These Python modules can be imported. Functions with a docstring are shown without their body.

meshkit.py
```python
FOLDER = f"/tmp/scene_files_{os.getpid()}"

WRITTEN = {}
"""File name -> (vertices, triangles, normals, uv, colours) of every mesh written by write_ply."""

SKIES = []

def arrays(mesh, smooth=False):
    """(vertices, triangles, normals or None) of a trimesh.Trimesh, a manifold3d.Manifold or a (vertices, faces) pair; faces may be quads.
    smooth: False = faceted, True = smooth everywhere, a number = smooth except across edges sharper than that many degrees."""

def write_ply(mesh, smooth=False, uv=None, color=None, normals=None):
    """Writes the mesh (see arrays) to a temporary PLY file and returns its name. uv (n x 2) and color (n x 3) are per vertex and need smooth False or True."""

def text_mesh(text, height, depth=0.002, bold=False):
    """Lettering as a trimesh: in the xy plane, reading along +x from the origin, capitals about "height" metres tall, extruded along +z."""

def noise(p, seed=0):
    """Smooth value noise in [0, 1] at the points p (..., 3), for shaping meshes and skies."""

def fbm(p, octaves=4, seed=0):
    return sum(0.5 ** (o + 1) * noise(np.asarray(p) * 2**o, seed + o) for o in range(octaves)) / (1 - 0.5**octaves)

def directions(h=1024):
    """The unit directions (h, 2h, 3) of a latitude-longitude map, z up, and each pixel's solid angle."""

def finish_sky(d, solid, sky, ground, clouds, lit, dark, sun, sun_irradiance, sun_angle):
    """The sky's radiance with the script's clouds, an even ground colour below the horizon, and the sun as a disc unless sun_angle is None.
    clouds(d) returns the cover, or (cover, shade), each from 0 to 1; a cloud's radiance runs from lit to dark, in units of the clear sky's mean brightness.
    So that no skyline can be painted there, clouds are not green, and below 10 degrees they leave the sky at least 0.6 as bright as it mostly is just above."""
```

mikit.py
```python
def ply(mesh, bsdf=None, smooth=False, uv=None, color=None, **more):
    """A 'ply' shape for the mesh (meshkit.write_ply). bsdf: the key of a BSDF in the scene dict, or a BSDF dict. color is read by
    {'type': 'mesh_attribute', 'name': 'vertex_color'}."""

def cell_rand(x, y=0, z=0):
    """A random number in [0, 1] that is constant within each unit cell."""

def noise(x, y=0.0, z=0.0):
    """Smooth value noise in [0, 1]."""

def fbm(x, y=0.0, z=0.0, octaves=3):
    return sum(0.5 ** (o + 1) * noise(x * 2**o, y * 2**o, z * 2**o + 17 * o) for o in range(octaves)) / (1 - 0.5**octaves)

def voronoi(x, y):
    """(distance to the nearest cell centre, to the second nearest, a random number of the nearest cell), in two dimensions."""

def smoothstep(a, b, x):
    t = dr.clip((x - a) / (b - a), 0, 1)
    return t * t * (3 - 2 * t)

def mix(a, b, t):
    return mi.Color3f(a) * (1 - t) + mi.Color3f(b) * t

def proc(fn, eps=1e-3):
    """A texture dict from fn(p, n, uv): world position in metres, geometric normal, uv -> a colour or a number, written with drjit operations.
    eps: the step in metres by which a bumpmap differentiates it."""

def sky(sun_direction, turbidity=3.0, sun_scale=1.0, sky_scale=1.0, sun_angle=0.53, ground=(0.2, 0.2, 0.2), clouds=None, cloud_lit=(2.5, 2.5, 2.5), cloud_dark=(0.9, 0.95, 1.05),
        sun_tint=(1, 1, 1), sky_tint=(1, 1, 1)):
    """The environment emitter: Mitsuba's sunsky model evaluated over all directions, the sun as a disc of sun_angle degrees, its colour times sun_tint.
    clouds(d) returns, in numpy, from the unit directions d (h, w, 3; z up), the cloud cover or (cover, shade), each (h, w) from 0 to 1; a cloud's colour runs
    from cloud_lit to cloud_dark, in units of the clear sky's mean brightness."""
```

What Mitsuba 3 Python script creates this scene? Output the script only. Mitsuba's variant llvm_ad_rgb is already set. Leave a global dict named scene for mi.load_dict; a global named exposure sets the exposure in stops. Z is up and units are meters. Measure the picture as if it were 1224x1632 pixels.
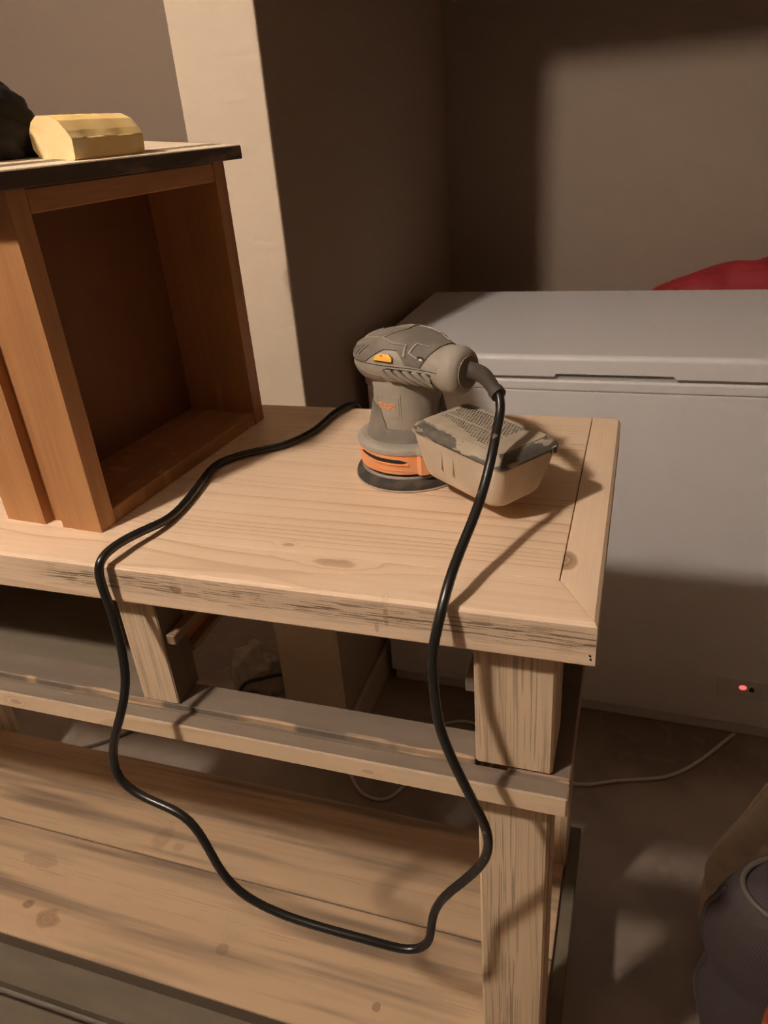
import math
import numpy as np
import trimesh
import manifold3d as m3
import mitsuba as mi
import drjit as dr
import mikit
import meshkit
from mikit import noise, fbm, smoothstep, mix, proc, cell_rand
from shapely.geometry import Polygon, LineString, Point, box as sbox
from shapely import affinity, union_all

T = mi.ScalarTransform4f
rng = np.random.default_rng(7)
scene, labels = {}, {}

# ------------------------------------------------------------------ camera, lights, exposure
EYE = np.array([0.01089561, -0.47465812, 0.34658906])
FWD = np.array([-0.30452058, 0.83187385, -0.46395378])
UPV = np.array([-0.07976606, 0.46310478, 0.88270682])
scene['camera'] = {'type': 'thinlens', 'fov_axis': 'x', 'fov': math.degrees(2 * math.atan(612 / 1185.3913)),
                   'to_world': T().look_at(origin=EYE.tolist(), target=(EYE + FWD).tolist(), up=UPV.tolist()),
                   'aperture_radius': 0.0011, 'focus_distance': 0.76, 'near_clip': 0.01, 'far_clip': 50.0}
exposure = 3.27
LAMP = (-0.95, -1.0, 1.53)
LAMP_R = 0.062
LAMP_RGB = (93.5, 80.0, 68.5)
FLOOR = -0.903


# ------------------------------------------------------------------ helpers
def rgb(v):
    return {'type': 'rgb', 'value': list(map(float, v))}


def lin(h):
    h = h.lstrip('#')
    c = np.array([int(h[i:i + 2], 16) for i in (0, 2, 4)]) / 255.0
    return tuple(np.where(c < 0.04045, c / 12.92, ((c + 0.055) / 1.055) ** 2.4))


def mat(key, color, rough=0.6, metallic=0.0, spec=0.5, bump=None, bscale=1.0, **kw):
    d = {'type': 'principled', 'base_color': color if isinstance(color, dict) else rgb(color), 'roughness': rough, 'metallic': metallic, 'specular': spec, **kw}
    if bump is not None:
        d = {'type': 'bumpmap', 'arbitrary': bump, 'scale': bscale, 'bsdf': d}
    scene[key] = {'type': 'twosided', 'bsdf': d}


def lab(key, label=None, cat=None, group=None, kind=None):
    e = labels.setdefault(key, {})
    for k, v in (('label', label), ('category', cat), ('group', group), ('kind', kind)):
        if v:
            e[k] = v


def put(key, mesh, bsdf, smooth=False, seed=None, uv=None, **lb):
    base, n = key, 0
    while key in scene:
        n += 1
        key = f'{base}_{n:03d}'
    if hasattr(mesh, 'to_mesh'):
        q = mesh.to_mesh()
        mesh = trimesh.Trimesh(q.vert_properties[:, :3], q.tri_verts, process=False)
    if seed is not None:
        v = np.asarray(mesh.vertices)
        uv = np.stack([seed * 10 + 5 + v[:, 0] * 0.9 + 0.1 * v[:, 1], v[:, 1] + v[:, 2] * 0.93], 1)
    scene[key] = mikit.ply(mesh, bsdf, smooth=smooth, uv=uv)
    if lb:
        lab(key, **lb)
    return key


def hull(pts):
    return trimesh.convex.convex_hull(np.asarray(pts, float))


def bev(lo, hi, b=0.0015):
    lo, hi = np.array(lo, float), np.array(hi, float)
    P = []
    for sx in (0, 1):
        for sy in (0, 1):
            for sz in (0, 1):
                c = np.where([sx, sy, sz], hi, lo)
                s = np.where([sx, sy, sz], -1.0, 1.0) * b
                for k in range(3):
                    q = c + s
                    q[k] = c[k]
                    P.append(q)
    return hull(P)


def prism(poly, lo, hi, insets):
    """Convex polygon (ccw) between z lo..hi whose top and bottom edges are chamfered by one inset per edge."""
    poly = np.asarray(poly, float)
    n = len(poly)
    ins = []
    for i in range(n):
        def edge(k):
            a, b = poly[k % n], poly[(k + 1) % n]
            t = (b - a) / np.linalg.norm(b - a)
            nn = np.array([-t[1], t[0]])
            return a + nn * insets[k % n], t
        (a0, t0), (a1, t1) = edge(i - 1), edge(i)
        s = np.linalg.solve(np.stack([t0, -t1], 1), a1 - a0)
        ins.append(a0 + s[0] * t0)
    ins = np.array(ins)
    b = max(insets)
    P = [(*p, z) for z in (lo + b, hi - b) for p in poly] + [(*p, z) for z in (lo, hi) for p in ins]
    return hull(P)


def grid_mesh(P, closed_v=True, caps=True):
    """P (nu, nv, 3): rows u, ring v."""
    nu, nv = P.shape[:2]
    idx = np.arange(nu * nv).reshape(nu, nv)
    F = []
    vv = range(nv if closed_v else nv - 1)
    for i in range(nu - 1):
        for j in vv:
            a, b, c, d = idx[i, j], idx[i, (j + 1) % nv], idx[i + 1, (j + 1) % nv], idx[i + 1, j]
            F += [(a, b, c), (a, c, d)]
    V = P.reshape(-1, 3)
    if caps and closed_v:
        V = np.vstack([V, P[0].mean(0), P[-1].mean(0)])
        c0, c1 = len(V) - 2, len(V) - 1
        for j in range(nv):
            F.append((c0, idx[0, (j + 1) % nv], idx[0, j]))
            F.append((c1, idx[-1, j], idx[-1, (j + 1) % nv]))
    m = trimesh.Trimesh(V, np.array(F), process=False)
    if m.is_watertight and m.volume < 0:
        m.invert()
    return m


def spline(P, n):
    from scipy.interpolate import PchipInterpolator, CubicSpline
    P = np.asarray(P, float)
    t = np.r_[0, np.cumsum(np.linalg.norm(np.diff(P, axis=0), axis=1) ** 0.5)]
    return CubicSpline(t, P)(np.linspace(0, t[-1], n))


def tube(P, r, n=12, up=None):
    P = np.asarray(P, float)
    r = np.broadcast_to(np.asarray(r, float), (len(P),))
    t = np.gradient(P, axis=0)
    t /= np.linalg.norm(t, axis=1, keepdims=True) + 1e-12
    a = np.cross(t[0], [0.3, 0.2, 0.93])
    a /= np.linalg.norm(a)
    R = []
    th = np.arange(n) / n * 2 * np.pi
    for i in range(len(P)):
        a = a - t[i] * (a @ t[i])
        a /= np.linalg.norm(a)
        b = np.cross(t[i], a)
        R.append(P[i] + r[i] * (np.cos(th)[:, None] * a + np.sin(th)[:, None] * b))
    return grid_mesh(np.array(R))


def lathe(prof, n=72):
    """prof: list of (r, z) from bottom to top (closed to the axis when r = 0)."""
    th = np.arange(n) / n * 2 * np.pi
    P = np.array([[(r * math.cos(t), r * math.sin(t), z) for t in th] for r, z in prof])
    return grid_mesh(P)


def xf(mesh, R, o):
    m = mesh.copy()
    m.vertices = np.asarray(m.vertices) @ np.asarray(R).T + np.asarray(o)
    if np.linalg.det(np.asarray(R)) < 0:
        m.faces = np.asarray(m.faces)[:, ::-1]
    return m


def frame(az, pitch=0.0):
    c, s = math.cos(az), math.sin(az)
    X = np.array([c, s, 0.0])
    Y = np.array([-s, c, 0.0])
    Z = np.array([0, 0, 1.0])
    cp, sp = math.cos(pitch), math.sin(pitch)
    return np.stack([X * cp + Z * sp, Y, -X * sp + Z * cp], 1)


def flat_patch(poly, depth, maxedge=0.003):
    """2-D polygon -> a subdivided slab in (u, v, 0..depth), fine enough to be bent onto a surface."""
    parts = []
    for g in getattr(poly, 'geoms', [poly]):
        x0, y0, x1, y1 = g.bounds
        cells = []
        for i in range(int((x1 - x0) / maxedge) + 1):
            for j in range(int((y1 - y0) / maxedge) + 1):
                c = g.intersection(sbox(x0 + i * maxedge, y0 + j * maxedge, x0 + (i + 1) * maxedge, y0 + (j + 1) * maxedge))
                cells += [q for q in getattr(c, 'geoms', [c]) if q.geom_type == 'Polygon' and q.area > 1e-10]
        for q in cells:
            v, f = trimesh.creation.triangulate_polygon(q, engine='earcut')
            parts.append((v, f))
        # side wall
        for ring in [g.exterior, *g.interiors]:
            L = ring.length
            k = max(4, int(L / maxedge * 1.3))
            pts = np.array([ring.interpolate(d).coords[0] for d in np.linspace(0, L, k + 1)])
            parts.append(('w', pts))
    V, F, n = [], [], 0
    for p in parts:
        if isinstance(p[0], str):
            pts = p[1]
            k = len(pts)
            V.append(np.c_[pts, np.full(k, depth)])
            V.append(np.c_[pts, np.zeros(k)])
            for i in range(k - 1):
                F += [(n + i, n + i + 1, n + k + i + 1), (n + i, n + k + i + 1, n + k + i)]
            n += 2 * k
        else:
            v, f = p
            V.append(np.c_[v, np.full(len(v), depth)])
            a = np.array([(v[t[1]] - v[t[0]])[0] * (v[t[2]] - v[t[0]])[1] - (v[t[1]] - v[t[0]])[1] * (v[t[2]] - v[t[0]])[0] for t in f])
            f = np.where(a[:, None] < 0, f[:, ::-1], f)
            F += (f + n).tolist()
            n += len(v)
    return np.vstack(V), np.array(F)


def lumpy(center, radii, seed, amp=0.12, freq=3.0, sub=5, power=1.0, flat=None):
    m = trimesh.creation.icosphere(subdivisions=sub)
    d = np.asarray(m.vertices)
    q = np.sign(d) * np.abs(d) ** power
    k = 1 + amp * (meshkit.fbm(d * freq + seed * 7.1, 3, seed) - 0.5) * 2
    v = q * k[:, None] * np.asarray(radii) + np.asarray(center)
    if flat is not None:
        v[:, 2] = np.maximum(v[:, 2], flat)
    m.vertices = v
    return m


# ------------------------------------------------------------------ materials
PINE_L, PINE_D = (0.70, 0.525, 0.365), (0.47, 0.30, 0.175)
KNOTS = [  # x y z rx ry rz strength (world), on the tabletop, its front face and the shelf
    (-0.229, 0.045, 0.0, 0.020, 0.0065, 0.01, 0.55), (-0.286, 0.068, 0.0, 0.006, 0.003, 0.01, 0.6), (-0.0335, 0.088, 0.0, 0.0115, 0.0155, 0.02, 1.0),
    (-0.371, 0.0, -0.0176, 0.006, 0.01, 0.0045, 0.9), (-0.169, 0.0, -0.0187, 0.0025, 0.01, 0.010, 0.6), (-0.178, 0.0, -0.0298, 0.002, 0.01, 0.005, 0.55),
    (-0.803, 0.044, -0.73, 0.020, 0.016, 0.02, 0.7), (-0.853, 0.058, -0.73, 0.009, 0.008, 0.02, 0.9), (-0.89, 0.132, -0.73, 0.035, 0.013, 0.02, 0.4),
    (-0.706, 0.225, -0.73, 0.018, 0.022, 0.02, 0.35), (-0.506, 0.075, -0.73, 0.011, 0.009, 0.02, 0.6), (-0.668, 0.215, -0.73, 0.010, 0.010, 0.02, 0.3), (-0.257, 0.059, -0.73, 0.006, 0.006, 0.02, 0.8),
    (-0.62, -0.005, -0.199, 0.008, 0.02, 0.004, 0.5), (-0.20, -0.005, -0.2, 0.007, 0.02, 0.003, 0.4),
]


def wood_fn(axis, light, dark, knots=(), streak=0.0, streak_col=(0.16, 0.12, 0.085), paint_top=None, paint_side=None, paint_front=None, checks=False, lines=0.0, ring=0.0125, amp=0.66, pith=0.16, fibre=0.16):
    def fn(p, n, uv):
        s = dr.floor(uv.x / 10)
        c = (p.x, p.y, p.z)
        a, b, d = c[axis], c[(axis + 1) % 3], c[(axis + 2) % 3]
        r1, r2 = cell_rand(s, 3, 1), cell_rand(s, 7, 2)
        bb = b + (r1 - 0.5) * 0.22
        dd = d + pith * (0.5 + 0.8 * r2)
        if axis == 1:
            bb, dd = d * 0.6 + (r1 - 0.5) * 0.1, b + pith * (0.5 + 0.8 * r2)
        k = mi.Float(0)
        kd = mi.Float(9)
        kw = (noise(p.x * 130, p.y * 130, p.z * 130) - 0.5) * 0.5
        for (x, y, z, rx, ry, rz, st) in knots:
            q = dr.sqrt(dr.square((p.x - x) / rx) + dr.square((p.y - y) / ry) + dr.square((p.z - z) / rz)) * (1 + kw * 0.5) + kw * 0.25
            if axis == 1:
                q = dr.select(p.x < -0.0345, 9.0, q)
            k = dr.maximum(k, st * (1 - smoothstep(0.7, 1.15, q)) * (0.80 + 0.14 * dr.sin(q * 15) + 0.2 * smoothstep(0.5, 0.95, q)))
            kd = dr.minimum(kd, q)
        bend = dr.exp(-0.35 * kd * kd) * 0.014
        warp = (fbm(a * 2.3 + s * 3.7, bb * 5, dd * 5, 2) - 0.5) * 0.05 + (noise(a * 9 + s, b * 40, d * 40) - 0.5) * 0.0035
        rad = dr.sqrt(bb * bb * 1.6 + dd * dd) + warp + bend
        spacing = ring * (0.75 + 0.5 * r1)
        t = rad / spacing + (noise(rad / spacing * 0.35 + s * 5) - 0.5) * 3.0
        t = t - dr.floor(t)
        line = (0.25 * smoothstep(0.2, 0.8, t) + 0.75 * smoothstep(0.74, 0.93, t)) * (1 - smoothstep(0.94, 1.0, t))
        line = line * smoothstep(0.15, 0.75, noise(rad / spacing * 0.45 + 3, a * 1.5, s))
        fine = noise(a * 14 + s * 11, b * 620, d * 620)
        broad = fbm(a * 1.7 + s * 2.1, b * 22 + s, d * 22, 2)
        f = amp * line * (0.35 + 0.9 * broad) + fibre * (fine - 0.5) + 0.35 * (broad - 0.5)
        col = mix(light, dark, dr.clip(f, -0.25, 1.2))
        col = mix(col, (0.22, 0.105, 0.05), dr.clip(k, 0, 1) * 0.85)
        if streak > 0:
            w = fbm(a * 3.1 + s * 9, b * 55, d * 55, 3)
            w2 = noise(a * 1.6 + s * 4, b * 9, d * 9) * 0.6 + 0.4 * noise(a * 2.2 + s * 6, b * 150, d * 150)
            sk = smoothstep(0.52, 0.8, w * 0.75 + w2 * 0.35)
            col = mix(col, streak_col, sk * streak)
        if lines > 0:
            ln = smoothstep(0.60, 0.78, noise(a * 14 + s * 5, b * 950, d * 950)) * smoothstep(0.30, 0.6, noise(a * 2.5 + s * 7, b * 60, d * 60))
            col = mix(col, (0.12, 0.09, 0.062), ln * lines)
        if checks:
            z0 = p.z + 0.016 + (noise(p.x * 5, 3.0) - 0.5) * 0.008
            band = dr.exp(-dr.square(z0 / 0.0105)) * smoothstep(0.12, 0.5, noise(p.x * 5.0, 9.0))
            ck = smoothstep(0.56, 0.70, noise(p.x * 45, p.z * 1500, 2.0)) * band
            pale = smoothstep(0.70, 0.8, noise(p.x * 60, p.z * 1300, 8.0)) * band
            face = smoothstep(0.5, 0.8, -n.y)
            col = mix(col, (0.78, 0.60, 0.40), pale * face * 0.6)
            col = mix(col, (0.20, 0.145, 0.09), band * face * 0.30)
            col = mix(col, (0.10, 0.065, 0.04), ck * face * 0.85)
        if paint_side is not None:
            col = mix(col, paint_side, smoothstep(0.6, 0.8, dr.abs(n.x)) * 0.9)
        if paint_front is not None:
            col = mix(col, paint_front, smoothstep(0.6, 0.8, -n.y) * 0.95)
        if paint_top is not None:
            wear = fbm(p.x * 9, p.y * 70, 1.0, 3)
            top = smoothstep(0.6, 0.8, n.z) * (1 - smoothstep(0.84, 0.90, wear))
            tone = 0.8 + 0.4 * fbm(p.x * 14, p.y * 90, 4.0, 2)
            col = mix(col, mi.Color3f(paint_top) * tone, top * 0.93)
        return dr.clip(col, 0, 1)
    return proc(fn)


GREY = (0.165, 0.132, 0.102)
mat('pine_x', wood_fn(0, PINE_L, PINE_D, KNOTS[0:2] + KNOTS[3:6], checks=True), 0.62, spec=0.3)
mat('pine_y', wood_fn(1, PINE_L, PINE_D, KNOTS[2:3], ring=0.011), 0.62, spec=0.3)
mat('post_wood', wood_fn(2, (0.62, 0.465, 0.305), (0.42, 0.285, 0.175), (), streak=0.85, streak_col=(0.20, 0.155, 0.11), lines=0.5, ring=0.012, amp=0.85), 0.66, spec=0.3)
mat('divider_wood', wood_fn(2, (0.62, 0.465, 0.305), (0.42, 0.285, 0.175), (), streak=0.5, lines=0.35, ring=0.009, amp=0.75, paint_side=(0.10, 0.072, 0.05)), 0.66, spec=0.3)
mat('rail_wood', wood_fn(0, (0.66, 0.50, 0.33), (0.50, 0.33, 0.19), KNOTS[13:], paint_top=GREY, ring=0.012), 0.66, spec=0.3)
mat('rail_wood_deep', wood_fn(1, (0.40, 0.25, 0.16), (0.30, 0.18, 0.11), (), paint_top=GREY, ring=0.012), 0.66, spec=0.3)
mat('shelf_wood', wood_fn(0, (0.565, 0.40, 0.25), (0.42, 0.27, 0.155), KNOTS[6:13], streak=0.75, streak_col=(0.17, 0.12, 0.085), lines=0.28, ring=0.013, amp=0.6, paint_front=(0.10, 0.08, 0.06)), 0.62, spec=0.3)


def paint_fn(c, worn=(0.45, 0.32, 0.2), amount=0.0):
    def fn(p, n, uv):
        t = 0.82 + 0.36 * fbm(p.x * 11, p.y * 60, p.z * 60, 3)
        col = mi.Color3f(c) * t
        if amount:
            chip = (1 - smoothstep(0.0012, 0.0030, dr.abs(p.y - 0.0205 + 0.004 * (noise(p.x * 25, 2.0) - 0.5)))) * smoothstep(0.45, 0.6, fbm(p.x * 22 + 3, 1.0, 2.0, 3))
            long = smoothstep(0.0, 0.25, p.x + 0.30) * (1 - smoothstep(0.003, 0.006, dr.abs(p.y - 0.024))) * smoothstep(0.3, 0.5, noise(p.x * 12, 5.0))
            col = mix(col, worn, dr.maximum(chip, long) * amount)
        return col
    return proc(fn)


mat('grey_paint', paint_fn(GREY, amount=0.8), 0.7, spec=0.25)
mat('grey_paint_dull', paint_fn((0.15, 0.125, 0.09)), 0.7, spec=0.25)
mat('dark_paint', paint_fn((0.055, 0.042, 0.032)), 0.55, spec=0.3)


def drawer_fn(axis):
    def fn(p, n, uv):
        s = dr.floor(uv.x / 10)
        c = (p.x, p.y, p.z)
        a, b, d = c[axis], c[(axis + 1) % 3], c[(axis + 2) % 3]
        g = fbm(a * 3 + s * 5, b * 45, d * 45, 3)
        f = noise(a * 12 + s, b * 500, d * 500)
        blotch = fbm(p.x * 9 + s, p.y * 9, p.z * 7, 2)
        col = mix((0.44, 0.222, 0.092), (0.27, 0.12, 0.046), dr.clip(0.35 + 0.7 * (g - 0.5) + 0.3 * (f - 0.5) + 0.8 * (blotch - 0.5), 0, 1))
        scuff = smoothstep(0.62, 0.8, fbm(p.x * 60, p.y * 60, p.z * 9 + s, 3)) * smoothstep(0.10, 0.0, p.z)
        return mix(col, (0.56, 0.36, 0.2), scuff * 0.5)
    return proc(fn)


mat('drawer_wood_z', drawer_fn(2), 0.5, spec=0.4)
mat('drawer_wood_y', drawer_fn(1), 0.5, spec=0.4)
mat('drawer_wood_dark', proc(lambda p, n, uv: mi.Color3f((0.17, 0.068, 0.024)) * (0.8 + 0.4 * fbm(p.x * 9, p.y * 14, p.z * 3, 3))), 0.5, spec=0.3)
mat('runner_wood', (0.24, 0.155, 0.09), 0.7)


def wall_fn(c, var=0.06):
    return proc(lambda p, n, uv: mi.Color3f(c) * (1 - var / 2 + var * fbm(p.x * 3, p.y * 3, p.z * 3, 2)))


def wall_bump(p, n, uv):
    return fbm(p.x * 110, p.y * 110, p.z * 110, 3)


mat('wall_paint', wall_fn((0.335, 0.258, 0.198)), 0.75, spec=0.25)
mat('cream_plaster', wall_fn((0.64, 0.535, 0.41)), 0.8, spec=0.2, bump=proc(wall_bump), bscale=0.0022)
mat('ceiling_paint', (0.42, 0.34, 0.265), 0.85)
mat('wall_dark', (0.25, 0.19, 0.14), 0.85)
mat('baseboard_paint', (0.42, 0.35, 0.27), 0.6)


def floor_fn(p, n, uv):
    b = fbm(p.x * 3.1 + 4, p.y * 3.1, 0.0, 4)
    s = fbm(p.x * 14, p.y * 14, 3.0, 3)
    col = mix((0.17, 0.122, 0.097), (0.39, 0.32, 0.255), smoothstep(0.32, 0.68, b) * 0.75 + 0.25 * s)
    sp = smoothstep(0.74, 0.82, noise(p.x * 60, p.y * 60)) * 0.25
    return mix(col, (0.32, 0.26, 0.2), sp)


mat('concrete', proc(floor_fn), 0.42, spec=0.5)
mat('freezer_white', (0.69, 0.67, 0.655), 0.42, spec=0.45)
mat('freezer_base', (0.55, 0.53, 0.51), 0.55)
mat('seal_grey', (0.42, 0.41, 0.40), 0.8)
mat('panel_grey', (0.60, 0.585, 0.57), 0.5)
mat('black_plastic', (0.012, 0.011, 0.010), 0.45)
mat('brass', (0.6, 0.45, 0.2), 0.3, metallic=1.0)


def dusty(c, dust, amt, freq=60.0, lo=0.4, hi=0.75):
    def fn(p, n, uv):
        f = fbm(p.x * freq, p.y * freq, p.z * freq, 4)
        return mix(c, dust, amt * (0.35 + 0.65 * smoothstep(lo, hi, f)))
    return proc(fn)


DUST = (0.50, 0.385, 0.26)
mat('sander_tan', dusty((0.285, 0.258, 0.215), (0.52, 0.44, 0.33), 0.28, 40), 0.6, spec=0.3)
mat('sander_tan_dark', dusty((0.19, 0.165, 0.135), DUST, 0.25, 55), 0.75, spec=0.25)
mat('sander_grip', dusty((0.125, 0.112, 0.096), (0.40, 0.34, 0.26), 0.32, 45), 0.8, spec=0.25)
mat('sander_orange', dusty((0.80, 0.30, 0.10), (0.74, 0.44, 0.26), 0.55, 50), 0.5, spec=0.3)
mat('dial_yellow', (0.85, 0.42, 0.04), 0.45)
mat('vent_dark', (0.016, 0.013, 0.011), 0.8)
mat('pad_black', dusty((0.022, 0.021, 0.021), DUST, 0.12, 90), 0.8, spec=0.2)
mat('pad_grey', dusty((0.16, 0.155, 0.15), DUST, 0.3, 60), 0.6)
mat('paper_edge', (0.42, 0.34, 0.27), 0.9)
mat('steel', (0.6, 0.58, 0.55), 0.3, metallic=1.0)
mat('dust_box', dusty((0.42, 0.345, 0.255), (0.62, 0.51, 0.385), 0.85, 22, 0.35, 0.7), 0.75, spec=0.2)


def lid_fn(p, n, uv):
    f = fbm(p.x * 38, p.y * 38, p.z * 95, 4)
    side = 1 - smoothstep(0.86, 0.97, n.z)
    g = fbm(p.x * 130 + 9, p.y * 130, p.z * 130, 2)
    bare = smoothstep(0.46, 0.53, f * 0.8 + g * 0.2) * side * 0.95
    base = mix((0.27, 0.23, 0.175), (0.46, 0.385, 0.29), fbm(p.x * 55, p.y * 55, 3.0, 3))
    return mix(base, mix((0.035, 0.033, 0.03), (0.13, 0.115, 0.095), g), bare)


mat('dust_lid', proc(lid_fn), 0.75, spec=0.25)


def cord_fn(p, n, uv):
    d = smoothstep(0.70, 0.80, fbm(p.x * 150, p.y * 150, p.z * 80, 3))
    near = smoothstep(0.0, 0.12, p.z) + smoothstep(0.06, 0.0, dr.abs(p.z + 0.22)) * smoothstep(-0.15, -0.1, p.x)
    return mix((0.011, 0.010, 0.009), (0.30, 0.24, 0.17), d * 0.5 * dr.clip(near, 0, 1))


mat('cord_rubber', proc(cord_fn), 0.32, spec=0.55)
mat('boot_rubber', dusty((0.03, 0.027, 0.024), DUST, 0.14, 60), 0.6)


def sponge_fn(p, n, uv):
    f = fbm(p.x * 55, p.y * 55, p.z * 55, 3)
    g = noise(p.x * 700, p.y * 700, p.z * 700)
    col = mix((0.88, 0.62, 0.23), (0.88, 0.74, 0.46), dr.clip(f + 0.35 * (g - 0.5) + 0.4 * n.z, 0, 1))
    return col


mat('sponge_foam', proc(sponge_fn), 0.9, spec=0.1)
mat('black_cloth', (0.014, 0.013, 0.012), 0.75, spec=0.3)
mat('red_quilt', proc(lambda p, n, uv: mix((0.26, 0.012, 0.018), (0.40, 0.030, 0.034), fbm(p.x * 30, p.y * 30, p.z * 30, 3))), 0.7, sheen=0.4)
mat('white_cable', (0.55, 0.50, 0.44), 0.5)
mat('white_plastic', (0.42, 0.375, 0.32), 0.6)
mat('beige_canvas', proc(lambda p, n, uv: mi.Color3f((0.56, 0.48, 0.38)) * (0.8 + 0.4 * fbm(p.x * 40, p.y * 40, p.z * 40, 3))), 0.85, spec=0.2)


def mesh_fn(p, n, uv):
    u, v = uv.x * 260, uv.y * 190
    a = dr.abs(u - dr.floor(u) - 0.5)
    v2 = v + 0.5 * (dr.floor(u) - 2 * dr.floor(dr.floor(u) / 2))
    b = dr.abs(v2 - dr.floor(v2) - 0.5)
    hole = 1 - smoothstep(0.25, 0.36, dr.sqrt(a * a + b * b))
    return mix((0.068, 0.053, 0.052), (0.025, 0.019, 0.018), hole)


mat('mesh_fabric', proc(mesh_fn), 0.7, spec=0.35)
mat('bag_piping', (0.06, 0.05, 0.052), 0.6)
mat('bag_rim', (0.11, 0.088, 0.075), 0.6)
mat('orange_shell', (0.26, 0.055, 0.016), 0.5)

# ------------------------------------------------------------------ the room
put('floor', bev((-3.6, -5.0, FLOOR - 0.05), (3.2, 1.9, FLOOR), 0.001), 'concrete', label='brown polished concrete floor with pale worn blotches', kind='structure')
put('ceiling', bev((-3.6, -5.0, 1.63), (3.2, 1.9, 1.67), 0.001), 'ceiling_paint', label='plain pale ceiling of the room', kind='structure')
put('wall_back', bev((-0.60, 1.78, FLOOR), (1.2, 1.88, 1.64), 0.001), 'wall_paint', label='taupe back wall of the alcove behind the white freezer', kind='structure')
put('wall_back_left', bev((-3.6, 1.42, FLOOR), (-0.66, 1.52, 1.64), 0.001), 'wall_paint', label='taupe wall behind the upright drawer, left of the cream wall end', kind='structure')
put('wall_partition', bev((-0.675, 0.664, FLOOR), (-0.535, 1.80, 1.64), 0.001), 'wall_paint', label='taupe side of the partition wall beside the freezer', kind='structure')
put('wall_partition_end', bev((-0.6765, 0.66, FLOOR), (-0.5345, 0.668, 1.64), 0.0015), 'cream_plaster', label='cream plastered end face of the partition wall behind the drawer', kind='structure')
put('wall_alcove_right', bev((1.1, 0.67, FLOOR), (3.2, 1.88, 1.64), 0.001), 'wall_paint', label='taupe wall at the right of the freezer alcove', kind='structure')
put('wall_header', bev((-0.54, 0.67, 0.875), (1.2, 0.80, 1.64), 0.001), 'wall_paint', label='taupe header wall above the freezer alcove', kind='structure')
put('wall_left', bev((-3.7, -5.0, FLOOR), (-3.6, 1.5, 1.64), 0.001), 'wall_dark', kind='structure', label='taupe wall at the left end of the room')
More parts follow.
